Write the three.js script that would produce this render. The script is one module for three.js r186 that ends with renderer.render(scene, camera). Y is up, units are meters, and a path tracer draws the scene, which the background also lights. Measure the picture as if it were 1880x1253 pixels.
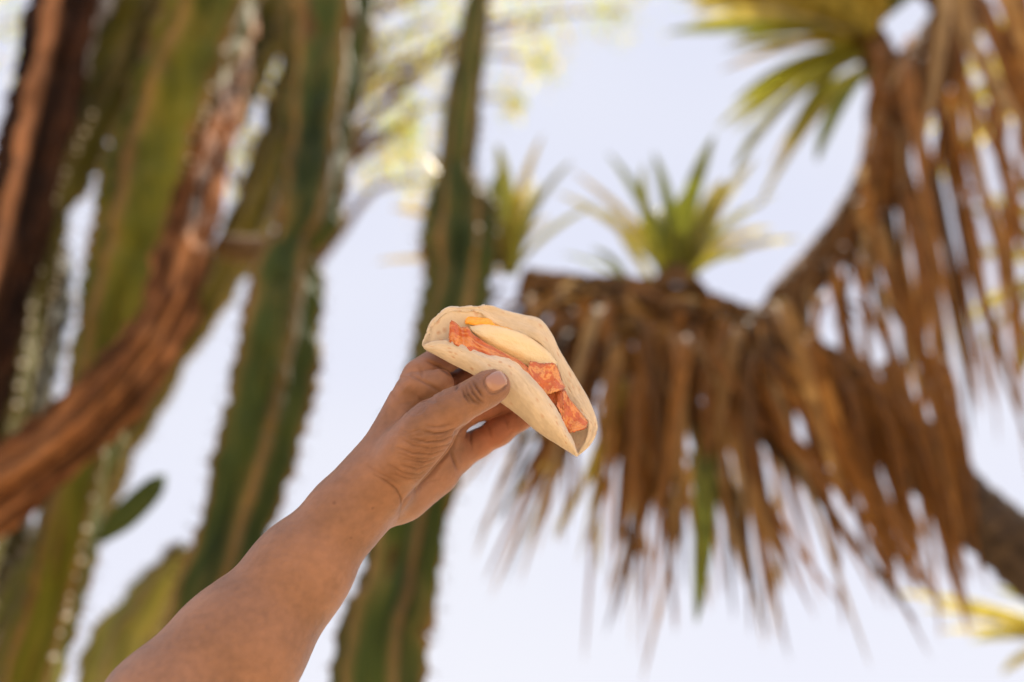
import * as THREE from 'three';
import { mergeGeometries } from 'three/addons/utils/BufferGeometryUtils.js';
import { ImprovedNoise } from 'three/addons/math/ImprovedNoise.js';

// ---------------------------------------------------------------- camera, sky, sun, exposure
const scene = new THREE.Scene();
const PITCH = 38 * Math.PI / 180, FPX = 1828, EYE = new THREE.Vector3(0, 1.5, 0);
const camera = new THREE.PerspectiveCamera(2 * Math.atan(626.5 / FPX) * 180 / Math.PI, 1880 / 1253, 0.02, 600);
camera.position.copy(EYE);
camera.rotation.set(PITCH, 0, 0);
camera.focus = 0.608;
camera.userData.fStop = 2.5;
camera.updateMatrixWorld(true);

const EXPOSURE = 3.6;
const SUN = new THREE.Vector3(0.2, 1, -0.36).normalize();
{
  const W = 512, H = 256, data = new Float32Array(W * H * 4), n3 = new ImprovedNoise();
  for (let r = 0; r < H; r++) {
    const up = ((r + 0.5) / H - 0.5) * Math.PI, y = Math.sin(up);
    for (let c = 0; c < W; c++) {
      const az = ((c + 0.5) / W - 0.5) * 2 * Math.PI, x = Math.cos(az) * Math.cos(up), z = Math.sin(az) * Math.cos(up);
      const t = Math.pow(Math.max(0, y), 0.85), cosS = x * SUN.x + y * SUN.y + z * SUN.z;
      const cl = n3.noise(x * 2.2 + 4, y * 4, z * 2.2) * 0.5 + n3.noise(x * 5 + 1, y * 9, z * 5) * 0.25;
      const haze = Math.max(0, Math.min(1, 0.5 + cl * 1.5)) * 0.26 + 0.1 * Math.pow(Math.max(0, cosS), 6);
      const lo = [0.99, 0.98, 1.03], hi = [0.66, 0.705, 0.92], g = [0.26, 0.21, 0.15];
      for (let k = 0; k < 3; k++) {
        let v = lo[k] + (hi[k] - lo[k]) * t; v += (0.98 - v) * haze * 1.6;
        if (y < 0) v = g[k];
        data[(r * W + c) * 4 + k] = v / EXPOSURE;
      }
      data[(r * W + c) * 4 + 3] = 1;
    }
  }
  const sky = new THREE.DataTexture(data, W, H, THREE.RGBAFormat, THREE.FloatType);
  sky.mapping = THREE.EquirectangularReflectionMapping; sky.magFilter = THREE.LinearFilter; sky.minFilter = THREE.LinearFilter; sky.needsUpdate = true;
  scene.background = sky; scene.environment = sky;
}
const sun = new THREE.DirectionalLight(new THREE.Color(1, 0.93, 0.82), 4.6);
sun.position.copy(SUN).multiplyScalar(20).add(new THREE.Vector3(0, 1, -2)); sun.target.position.set(0, 1, -2);
sun.castShadow = true; sun.shadow.mapSize.set(4096, 4096);
Object.assign(sun.shadow.camera, { left: -8, right: 8, top: 8, bottom: -8, near: 0.5, far: 45 });
scene.add(sun, sun.target);
const renderer = new THREE.WebGLRenderer({ antialias: true });
renderer.toneMapping = THREE.LinearToneMapping; renderer.toneMappingExposure = EXPOSURE; renderer.shadowMap.enabled = true;

// ---------------------------------------------------------------- helpers
function rng(seed) { let a = seed >>> 0; return () => { a = (a + 0x6D2B79F5) | 0; let t = Math.imul(a ^ (a >>> 15), 1 | a); t = (t + Math.imul(t ^ (t >>> 7), 61 | t)) ^ t; return ((t ^ (t >>> 14)) >>> 0) / 4294967296; }; }
const rand = rng(11), V = (x, y, z) => new THREE.Vector3(x, y, z), lerp = THREE.MathUtils.lerp, clamp = THREE.MathUtils.clamp, smooth = THREE.MathUtils.smoothstep;
const N = new ImprovedNoise();
const fbm = (x, y, z, o = 4) => { let s = 0, a = 0.5; for (let i = 0; i < o; i++) { s += a * N.noise(x, y, z); x = x * 2.03 + 7.1; y = y * 2.03 + 3.3; z = z * 2.03 + 1.7; a *= 0.5; } return s; };
const taken = {};
function numbered(n) { const k = taken[n] = (taken[n] ?? -1) + 1; return k ? n + '_' + String(k).padStart(3, '0') : n; }
function thing(name, label, category, pos, group) {
  const o = new THREE.Group(); o.name = numbered(name); o.position.copy(pos); o.userData = { label, category };
  if (group) o.userData.group = group;
  scene.add(o); o.updateMatrixWorld(true); return o;
}
function part(name, geometry, material, parent, kind) {
  const m = new THREE.Mesh(geometry, material); m.name = name; m.castShadow = m.receiveShadow = true;
  if (kind) m.userData.kind = kind;
  parent.add(m); return m;
}
const RIGHT = V(1, 0, 0), FWD = V(0, Math.sin(PITCH), -Math.cos(PITCH)), UP = V(0, Math.cos(PITCH), Math.sin(PITCH));
const rayTo = (px, py) => FWD.clone().addScaledVector(RIGHT, (px - 940) / FPX).addScaledVector(UP, (626.5 - py) / FPX);
const atH = (px, py, h) => { const r = rayTo(px, py); return EYE.clone().addScaledVector(r, h / -r.z); };   // a point at horizontal distance h ahead
const sizeAt = (px, py, h, n) => n * (h / -rayTo(px, py).z) / FPX;
const std = (o) => new THREE.MeshStandardMaterial(o), phys = (o) => new THREE.MeshPhysicalMaterial(o), rgb = (r, g, b) => new THREE.Color().setRGB(r, g, b);

// tileable textures
const hash = (x, y, s) => { let h = Math.imul(x, 374761393) ^ Math.imul(y, 668265263) ^ Math.imul(s, 2246822519); h = Math.imul(h ^ (h >>> 13), 1274126177); return ((h ^ (h >>> 16)) >>> 0) / 4294967296; };
function vnoise(x, y, p, q, s) {
  const xi = Math.floor(x), yi = Math.floor(y), fx = x - xi, fy = y - yi, u = fx * fx * (3 - 2 * fx), v = fy * fy * (3 - 2 * fy), w = (i, n) => ((i % n) + n) % n;
  const a = hash(w(xi, p), w(yi, q), s), b = hash(w(xi + 1, p), w(yi, q), s), c = hash(w(xi, p), w(yi + 1, q), s), d = hash(w(xi + 1, p), w(yi + 1, q), s);
  return lerp(lerp(a, b, u), lerp(c, d, u), v);
}
function tfbm(u, v, p, q, o, s) { let t = 0, a = 0.5, n = 0; for (let i = 0; i < o; i++) { t += a * vnoise(u * p, v * q, p, q, s + i); n += a; p *= 2; q *= 2; a *= 0.5; } return t / n; }
function worley(u, v, p, s) {
  const x = u * p, y = v * p, xi = Math.floor(x), yi = Math.floor(y); let d1 = 9, d2 = 9;
  for (let j = -1; j < 2; j++) for (let i = -1; i < 2; i++) {
    const a = ((xi + i) % p + p) % p, b = ((yi + j) % p + p) % p, dx = xi + i + hash(a, b, s) - x, dy = yi + j + hash(a, b, s + 9) - y, d = Math.hypot(dx, dy);
    if (d < d1) { d2 = d1; d1 = d; } else if (d < d2) d2 = d;
  }
  return [d1, d2];
}
function tex(size, fn, rx = 1, ry = 1, color = false) {
  const d = new Uint8Array(size * size * 4);
  for (let j = 0; j < size; j++) for (let i = 0; i < size; i++) {
    let c = fn((i + 0.5) / size, (j + 0.5) / size); if (typeof c === 'number') c = [c, c, c];
    for (let k = 0; k < 3; k++) d[(j * size + i) * 4 + k] = clamp(Math.round(c[k] * 255), 0, 255);
    d[(j * size + i) * 4 + 3] = 255;
  }
  const t = new THREE.DataTexture(d, size, size); t.wrapS = t.wrapT = THREE.RepeatWrapping; t.magFilter = THREE.LinearFilter; t.minFilter = THREE.LinearFilter; t.repeat.set(rx, ry);
  if (color) t.colorSpace = THREE.SRGBColorSpace;
  t.needsUpdate = true; return t;
}
function catmull(list, t) {   // list of number arrays, t in 0..1
  const n = list.length - 1, x = clamp(t, 0, 1) * n, i = Math.min(n - 1, Math.floor(x)), f = x - i;
  const a = list[Math.max(0, i - 1)], b = list[i], c = list[i + 1], d = list[Math.min(n, i + 2)];
  return b.map((_, k) => 0.5 * (2 * b[k] + (c[k] - a[k]) * f + (2 * a[k] - 5 * b[k] + 4 * c[k] - d[k]) * f * f + (3 * b[k] - a[k] - 3 * c[k] + d[k]) * f * f * f));
}
function gridGeometry(nu, nv, fn, wrapV = false) {   // fn(i, j) -> { p: Vector3, uv: [u, v], c: [r, g, b] }
  const pos = [], uv = [], col = [], idx = [];
  for (let i = 0; i <= nu; i++) for (let j = 0; j <= nv; j++) { const r = fn(i, j); pos.push(r.p.x, r.p.y, r.p.z); uv.push(r.uv[0], r.uv[1]); if (r.c) col.push(...r.c); }
  for (let i = 0; i < nu; i++) for (let j = 0; j < nv; j++) { const a = i * (nv + 1) + j, b = a + nv + 1; idx.push(a, b, a + 1, b, b + 1, a + 1); }
  const g = new THREE.BufferGeometry(); g.setAttribute('position', new THREE.Float32BufferAttribute(pos, 3)); g.setAttribute('uv', new THREE.Float32BufferAttribute(uv, 2));
  if (col.length) g.setAttribute('color', new THREE.Float32BufferAttribute(col, 3));
  g.setIndex(idx); g.computeVertexNormals();
  if (wrapV) { const n = g.attributes.normal; for (let i = 0; i <= nu; i++) { const a = i * (nv + 1), b = a + nv, s = V(n.getX(a) + n.getX(b), n.getY(a) + n.getY(b), n.getZ(a) + n.getZ(b)).normalize(); n.setXYZ(a, s.x, s.y, s.z); n.setXYZ(b, s.x, s.y, s.z); } }
  return g;
}
// a stem along world points (relative to base) with a cross-section radius function
function stemGeometry(pts, radii, nu, nv, shape, color) {
  const list = pts.map((p, i) => [p.x, p.y, p.z, radii[i]]), cs = [];
  let len = 0; const L = [0];
  for (let i = 0; i <= nu; i++) { cs.push(catmull(list, i / nu)); if (i) { len += Math.hypot(cs[i][0] - cs[i - 1][0], cs[i][1] - cs[i - 1][1], cs[i][2] - cs[i - 1][2]); L.push(len); } }
  const fr = cs.map((c, i) => {
    const a = cs[Math.max(0, i - 1)], b = cs[Math.min(nu, i + 1)], t = V(b[0] - a[0], b[1] - a[1], b[2] - a[2]).normalize();
    const s = V(0, 0, 1).cross(t).lengthSq() > 0.05 ? V(0, 0, 1).cross(t).normalize() : V(1, 0, 0).cross(t).normalize();
    return { t, s, q: t.clone().cross(s) };
  });
  const at = (i, th) => { const r = cs[i][3] * shape(L[i], th, i / nu), f = fr[i]; return V(cs[i][0], cs[i][1], cs[i][2]).addScaledVector(f.s, Math.cos(th) * r).addScaledVector(f.q, Math.sin(th) * r); };
  const g = gridGeometry(nu, nv, (i, j) => { const th = j / nv * Math.PI * 2; return { p: at(i, th), uv: [j / nv * Math.PI * 2 * cs[i][3], L[i]], c: color(L[i], th, i / nu) }; }, true);
  g.userData = { at, L, fr, cs, len };
  return g;
}

// ---------------------------------------------------------------- ground
{
  const soil = tex(512, (u, v) => { const n = tfbm(u, v, 8, 8, 5, 3), p = worley(u, v, 40, 5)[0]; const k = 0.75 + 0.35 * (n - 0.5) - (p < 0.28 ? 0.1 : 0); return [0.80 * k, 0.70 * k, 0.56 * k]; }, 0.5, 0.5, true);
  const g = new THREE.PlaneGeometry(600, 600, 120, 120); g.rotateX(-Math.PI / 2);
  const p = g.attributes.position, uv = g.attributes.uv;
  for (let i = 0; i < p.count; i++) { uv.setXY(i, p.getX(i), p.getZ(i)); p.setY(i, 0.05 * N.noise(p.getX(i) * 0.08, 2, p.getZ(i) * 0.08) - 0.05); }
  g.computeVertexNormals();
  const m = part('ground', g, std({ map: soil, bumpMap: soil, bumpScale: 0.01, roughness: 1, color: rgb(1, 0.95, 0.86) }), scene); m.userData.kind = 'structure';
}

// ---------------------------------------------------------------- cacti
const corkBump = tex(256, (u, v) => tfbm(u, v, 12, 12, 4, 21) * 0.7 + 0.3 * worley(u, v, 22, 4)[0], 4, 4);
const stemMat = phys({ vertexColors: true, roughness: 0.75, specularIntensity: 0.35, bumpMap: corkBump, bumpScale: 0.004 });
const corkMat = phys({ specularIntensity: 0.25, vertexColors: true, roughness: 0.95, bumpMap: corkBump, bumpScale: 0.012 });
const spineMat = std({ color: rgb(0.1, 0.065, 0.04), roughness: 0.8 }), woolMat = std({ color: rgb(0.82, 0.8, 0.72), roughness: 0.9 }), paleSpineMat = std({ color: rgb(0.13, 0.1, 0.06), roughness: 0.7 });
const mix3 = (a, b, t) => [lerp(a[0], b[0], t), lerp(a[1], b[1], t), lerp(a[2], b[2], t)];
function cactus({ label, h, pts, ribs = 6, depth = 0.34, phase = 0, green = [0.05, 0.085, 0.03], edge = [0.22, 0.15, 0.08], cork = 0, dead = false, seed = 1, hs, pale = false, woody = false, tanRib = -1 }) {
  const list = pts.map((p, i) => atH(p[0], p[1], hs ? hs[i] : h)), radii = pts.map((p, i) => sizeAt(p[0], p[1], hs ? hs[i] : h, p[2]) * 1.06);
  const end = list[list.length - 1], base = V(end.x, 0, end.z);
  const n = 3; for (let i = 1; i <= n; i++) { list.push(V(end.x + (woody ? -0.15 * i : 0), end.y * (1 - i / n) - (i === n ? 0.1 : 0), end.z)); radii.push(radii[pts.length - 1] * (1 + 0.06 * i)); }
  base.x = list[list.length - 1].x;
  list.reverse(); radii.reverse();
  // a rounded tip
  const top = list[list.length - 1], tr = radii[radii.length - 1], dir = top.clone().sub(list[list.length - 2]).normalize();
  for (const [a, b] of [[0.5, 0.85], [0.8, 0.55], [0.92, 0.12]]) { list.push(top.clone().addScaledVector(dir, tr * a * 1.3)); radii.push(tr * b); }
  const o = thing(dead ? 'dead_cactus' : 'cactus', label, dead ? 'dead cactus' : 'cactus', base, undefined);
  const local = list.map((p) => p.clone().sub(base));
  const R = rng(seed * 77 + 5), notch = 0.34 + 0.1 * R();
  const ribOf = (L, th) => { const a = th + phase + 0.12 * Math.sin(L * 2.3 + seed), x = ((a * ribs / (2 * Math.PI)) % 1 + 1) % 1; return 1 - Math.abs(x - 0.5) * 2; };   // 1 on the rib's crest
  const shape = (L, th, f) => {
    const k = ribOf(L, th), crest = Math.pow(k, 1.25), wave = 0.05 * Math.sin(L * 2 * Math.PI / 0.055 + Math.floor(th * ribs / 6.283) * 2) * smooth(k, 0.72, 1);
    const seg = -0.1 * Math.exp(-Math.pow(((L / notch) % 1 - 0.5) * 9, 2));
    const rough = (cork || dead ? 0.16 : 0.05) * (fbm(L * 9 + seed * 3, Math.cos(th) * 2.2, Math.sin(th) * 2.2, 4) * 2 + (woody || dead ? 1.6 * fbm(L * 3 + seed, Math.cos(th) * 6, Math.sin(th) * 6, 4) : 0));
    return (1 - depth) + depth * crest + wave + seg + rough * (woody ? 1.6 : 1);
  };
  const color = (L, th, f) => {
    const k = ribOf(L, th), n1 = fbm(L * 6 + seed, Math.cos(th) * 2, Math.sin(th) * 2, 4), n2 = fbm(L * 2.1 + seed * 9, Math.cos(th + 2), Math.sin(th + 2), 3);
    let edgeNow = edge, c = mix3(green, [green[0] * 1.7, green[1] * 1.35, green[2] * 0.8], clamp(0.5 + n2 * 1.6, 0, 1));
    if (Math.floor((((th + phase + 0.12 * Math.sin(L * 2.3 + seed)) * ribs / (2 * Math.PI)) % ribs + ribs) % ribs) === tanRib) { const w = clamp(smooth(k, 0.5, 0.72) + n1 * 0.5, 0, 1), v = 0.8 + 1.2 * n1; return mix3(c, [0.42 * v, 0.2 * v, 0.1 * v], w); }
    const e = clamp(smooth(k, 0.66, 0.92) + n1 * 0.8, 0, 1);
    c = mix3(c, edge, e * 0.85);
    c = c.map((x) => x * clamp(1 + 1.0 * n2 + 0.8 * n1, 0.4, 1.7));
    if (dead) { const fi = fbm(L * 3 + seed, Math.cos(th) * 6, Math.sin(th) * 6, 4); edgeNow = edge.map((x) => x * clamp(0.75 + 3 * fi, 0.12, 1.9)); }
    const ck = clamp(smooth(n2 + n1 * 0.5 + cork - 0.5, -0.06, 0.12), 0, 1);
    return mix3(c, mix3(edgeNow, [edgeNow[0] * 0.35, edgeNow[1] * 0.3, edgeNow[2] * 0.28], clamp(0.5 + n1 * 2.2, 0, 1)), ck);
  };
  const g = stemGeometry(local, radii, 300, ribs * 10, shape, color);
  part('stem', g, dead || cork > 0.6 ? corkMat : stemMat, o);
  if (!dead || !woody) {
    const sp = [], wool = [], u = g.userData;
    for (let r = 0; r < ribs; r++) for (let i = 6; i < 298; i += Math.max(2, Math.round(0.045 / (u.len / 300)))) {
      const th = (r + 0.5) / ribs * 2 * Math.PI - phase - 0.12 * Math.sin(u.L[i] * 2.3 + seed), p = u.at(i, th), out = p.clone().sub(V(u.cs[i][0], u.cs[i][1], u.cs[i][2])).normalize();
      for (let k = 0; k < 4; k++) {
        const len = 0.012 + 0.016 * R(), d = out.clone().add(V(R() - 0.5, R() - 0.5, R() - 0.5).multiplyScalar(1.5)).normalize();
        const c = new THREE.ConeGeometry(0.0011, len, 4, 1, true); c.translate(0, len / 2, 0); c.applyQuaternion(new THREE.Quaternion().setFromUnitVectors(V(0, 1, 0), d)); c.translate(p.x, p.y, p.z); sp.push(c);
      }
      if (pale && i < 185 && out.x > 0.55 && out.z > -0.55 && R() < 0.75) { const a = new THREE.IcosahedronGeometry(0.004 + 0.006 * R() * R(), 2); a.scale(1, 0.8, 1); a.translate(p.x, p.y, p.z); wool.push(a); }
    }
    if (wool.length) part('areoles', mergeGeometries(wool), woolMat, o, 'stuff');
    for (const s of sp) { s.deleteAttribute('uv'); }
    part('spines', mergeGeometries(sp.map((s) => s.index ? s.toNonIndexed() : s)), pale ? paleSpineMat : spineMat, o, 'stuff');
  }
  return { o, g, base };
}
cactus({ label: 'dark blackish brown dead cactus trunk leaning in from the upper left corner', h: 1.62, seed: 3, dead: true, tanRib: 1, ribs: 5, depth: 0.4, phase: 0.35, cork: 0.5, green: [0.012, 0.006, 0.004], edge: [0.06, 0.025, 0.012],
  pts: [[185, -150, 68], [128, 0, 66], [75, 220, 62], [30, 420, 60], [-20, 640, 56], [-70, 850, 56], [-130, 1150, 58]] });
cactus({ label: 'green cactus column just right of the dark dead trunk, with sky gaps on its right', h: 1.95, seed: 5, pale: true, ribs: 6, green: [0.055, 0.06, 0.006], edge: [0.13, 0.1, 0.04], cork: 0.05,
  pts: [[280, -150, 74], [225, 20, 72], [172, 150, 72], [118, 260, 68], [72, 370, 62], [42, 470, 58], [22, 560, 58], [-24, 790, 58], [-60, 1000, 55], [-110, 1253, 58]] });
const bigGreen = cactus({ label: 'thick yellowish green mossy cactus column crossing behind the leaning brown woody trunk', h: 1.82, seed: 8, pale: true, ribs: 5, phase: 0.5, depth: 0.38, green: [0.075, 0.092, 0.01], edge: [0.22, 0.12, 0.045], cork: 0.16,
  pts: [[460, -150, 80], [390, 0, 80], [330, 160, 84], [282, 300, 86], [246, 480, 84], [195, 700, 70], [152, 860, 58], [105, 1060, 58], [50, 1253, 60]] });
{ // a young shoot on its right side
  const a = atH(180, 992, 1.83), b = atH(304, 872, 1.85), g = stemGeometry([a, a.clone().lerp(b, 0.35), a.clone().lerp(b, 0.8), b].map((p) => p.clone().sub(bigGreen.base)), [0.012, 0.03, 0.026, 0.002], 30, 30, (L, th) => 0.78 + 0.22 * Math.cos(th * 5), () => [0.07, 0.1, 0.025]);
  part('shoot', g, stemMat, bigGreen.o);
}
cactus({ label: 'leaning reddish brown corky trunk rising from the lower left into a brown scabbed stem', hs: [2.15, 2.1, 1.98, 1.86, 1.72, 1.62, 1.57, 1.54, 1.5, 1.45], seed: 12, dead: true, woody: true, ribs: 5, depth: 0.34, cork: 0.75, green: [0.07, 0.03, 0.012], edge: [0.34, 0.15, 0.06],
  pts: [[446, -130, 30], [428, 40, 36], [410, 160, 40], [392, 250, 42], [350, 430, 44], [300, 590, 52], [225, 700, 60], [110, 820, 66], [-40, 930, 72], [-220, 1060, 76]] });
cactus({ label: 'pale green thin cactus column far behind between the brown trunk and dark green column', h: 2.7, seed: 15, ribs: 6, green: [0.1, 0.1, 0.02], edge: [0.2, 0.16, 0.08], cork: 0.05,
  pts: [[640, -150, 50], [560, 120, 46], [505, 290, 42], [455, 420, 42], [372, 560, 38], [270, 720, 38], [170, 920, 40], [60, 1253, 44]] });
cactus({ label: 'olive green cactus column at the top edge, just left of the tall dark green one', h: 2.5, seed: 51, ribs: 6, green: [0.065, 0.065, 0.006], edge: [0.18, 0.13, 0.06], cork: 0.06,
  pts: [[560, -180, 52], [500, 0, 50], [442, 130, 46], [372, 270, 44], [290, 450, 44], [200, 700, 44], [100, 1000, 44], [40, 1253, 46]] });
cactus({ label: 'dark green cactus stump behind the reddish trunk at the left edge', h: 2.6, seed: 55, ribs: 6, green: [0.022, 0.024, 0.004], edge: [0.1, 0.07, 0.03], cork: 0.1,
  pts: [[82, 470, 40], [72, 520, 58], [46, 660, 60], [0, 900, 60], [-40, 1253, 62]] });
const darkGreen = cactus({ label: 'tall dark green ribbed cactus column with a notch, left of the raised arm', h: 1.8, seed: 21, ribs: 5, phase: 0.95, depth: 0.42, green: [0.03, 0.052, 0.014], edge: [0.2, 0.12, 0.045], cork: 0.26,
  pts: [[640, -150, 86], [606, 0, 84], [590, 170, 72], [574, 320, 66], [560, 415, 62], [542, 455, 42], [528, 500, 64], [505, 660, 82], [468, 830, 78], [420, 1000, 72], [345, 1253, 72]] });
{ // a short brown stub at the joint
  const a = atH(555, 470, 1.82), b = atH(395, 452, 1.86), g = stemGeometry([a, a.clone().lerp(b, 0.5), a.clone().lerp(b, 0.92), b].map((p) => p.clone().sub(darkGreen.base)), [0.05, 0.04, 0.032, 0.004], 40, 30, (L, th) => 0.9 + 0.3 * fbm(L * 20, Math.cos(th) * 2, Math.sin(th) * 2), (L, th) => { const k = 0.6 + fbm(L * 30, Math.cos(th) * 3, Math.sin(th) * 3); return [0.28 * k, 0.19 * k, 0.11 * k]; });
  part('stub', g, corkMat, darkGreen.o);
}
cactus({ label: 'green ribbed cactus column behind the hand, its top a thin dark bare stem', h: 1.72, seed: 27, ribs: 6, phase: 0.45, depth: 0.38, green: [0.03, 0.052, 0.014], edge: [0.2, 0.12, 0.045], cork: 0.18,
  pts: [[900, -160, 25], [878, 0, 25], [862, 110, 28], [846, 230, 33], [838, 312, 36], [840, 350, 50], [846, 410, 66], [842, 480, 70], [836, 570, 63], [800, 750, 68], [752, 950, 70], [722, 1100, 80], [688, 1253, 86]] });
cactus({ label: 'short pale yellow green cactus with a rounded top at the lower left of the forearm', h: 2.15, seed: 33, ribs: 6, depth: 0.3, green: [0.24, 0.27, 0.09], edge: [0.36, 0.26, 0.14], cork: 0.02,
  pts: [[322, 1035, 26], [300, 1075, 44], [262, 1150, 58], [214, 1253, 68]] });
cactus({ label: 'green cactus column filling the bottom left corner', h: 2.3, seed: 41, ribs: 6, green: [0.07, 0.09, 0.015], edge: [0.17, 0.13, 0.06], cork: 0.04,
  pts: [[95, 1010, 30], [80, 1060, 50], [45, 1150, 62], [10, 1253, 66]] });

// ---------------------------------------------------------------- yuccas
const streak = tex(256, (u, v) => { const s = tfbm(u, v, 40, 3, 3, 61), t = tfbm(u, v, 5, 5, 3, 62); return 0.72 + 0.38 * (s - 0.5) + 0.45 * (t - 0.45); }, 1, 1, true);
const streakBump = tex(256, (u, v) => tfbm(u, v, 48, 2, 3, 64), 1, 1);
const leafMat = (c, tr, rough = 0.55) => phys({ color: rgb(...c), map: streak, bumpMap: streakBump, bumpScale: 0.0012, roughness: rough, transmission: tr, thickness: 0, specularIntensity: 0.3, side: THREE.DoubleSide });
const greenMats = [[0.44, 0.43, 0.04], [0.52, 0.49, 0.06], [0.3, 0.33, 0.035]].map((c) => leafMat(c, 0.62));
const yellowMats = [[0.85, 0.72, 0.16], [0.8, 0.58, 0.07]].map((c) => leafMat(c, 0.65));
const deadMats = [[0.6, 0.27, 0.06], [0.46, 0.2, 0.04], [0.7, 0.4, 0.13], [0.27, 0.125, 0.028], [0.74, 0.5, 0.23], [0.12, 0.06, 0.015]].map((c) => leafMat(c, 0.5, 0.75));
function bladeGeometry(seed, live) {   // from (0,0,0) to (0,1,0), one unit wide
  const R = rng(seed), bend = live ? 0.01 + 0.025 * R() : 0.05 + 0.09 * R(), twist = live ? 0.2 * (R() - 0.5) : 2.2 * (R() - 0.5), fold = live ? 0.28 : 0.1 + 0.45 * R(), side = (R() - 0.5) * (live ? 0.03 : 0.12), nw = live ? 4 : 4;
  return gridGeometry(live ? 18 : 22, nw, (i, j) => {
    const t = i / (live ? 18 : 22), s = j / nw * 2 - 1;
    let w = live ? Math.min(1, 0.45 + t * 1.7) * Math.pow(1 - Math.pow(t, 3.2), 0.75) : Math.min(1, 0.8 + t) * Math.pow(1 - t, 0.62);
    w *= 0.5 * (1 + (live ? 0 : 0.16 * N.noise(t * 5, seed, 1)));
    const a = twist * t + (live ? 0 : 0.5 * N.noise(t * 3, seed * 3.1, 5)), x = s * w, z = Math.abs(s) * w * fold * 2 + (live ? 0 : 0.12 * w * N.noise(t * 12, s * 3, seed));
    return { p: V(x * Math.cos(a) - z * Math.sin(a), t, x * Math.sin(a) + z * Math.cos(a)).add(V(side * 8 * Math.sin(Math.PI * t), 0, bend * 12 * Math.sin(Math.PI * Math.pow(t, live ? 1 : 0.6)))), uv: [j / nw, t * 3] };
  });
}
const liveBlades = [1, 2, 3, 4, 5, 6].map((s) => bladeGeometry(s, true)), deadBlades = [11, 12, 13, 14, 15, 16, 17, 18, 19, 20].map((s) => bladeGeometry(s, false));
const pick = (a, r = rand) => a[Math.floor(r() * a.length)];
function blade(o, name, A, B, width, geos, mat, towards) {   // towards: where the blade's hollow bends to
  const y = B.clone().sub(A), L = y.length(); y.divideScalar(L);
  const z = (towards ?? V(rand() - 0.5, 0.6, rand() - 0.5)).clone(); z.addScaledVector(y, -z.dot(y)).normalize();
  const x = y.clone().cross(z).normalize();
  const m = part(name, pick(geos), mat, o);
  m.matrix.makeBasis(x.multiplyScalar(width), y.clone().multiplyScalar(L), z.multiplyScalar(width)).setPosition(A.clone().sub(o.position));
  m.matrix.decompose(m.position, m.quaternion, m.scale);
  return m;
}
const barkColor = (L, th) => { const k = 0.75 + 1.1 * fbm(L * 14, Math.cos(th) * 3, Math.sin(th) * 3); return [0.15 * k, 0.1 * k, 0.07 * k]; };
const thatchColor = (L, th) => { const k = 0.75 + 1.3 * fbm(L * 18, Math.cos(th) * 6, Math.sin(th) * 6); return [0.14 * k, 0.075 * k, 0.032 * k]; };
const barkShape = (L, th) => 1 + 0.22 * fbm(L * 12, Math.cos(th) * 2.5, Math.sin(th) * 2.5) + 0.04 * Math.sin(L * 160);
const limb = (o, name, pts, radii, color) => part(name, stemGeometry(pts.map((p) => p.clone().sub(o.position)), radii, 120, 28, barkShape, color), corkMat, o);
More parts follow.
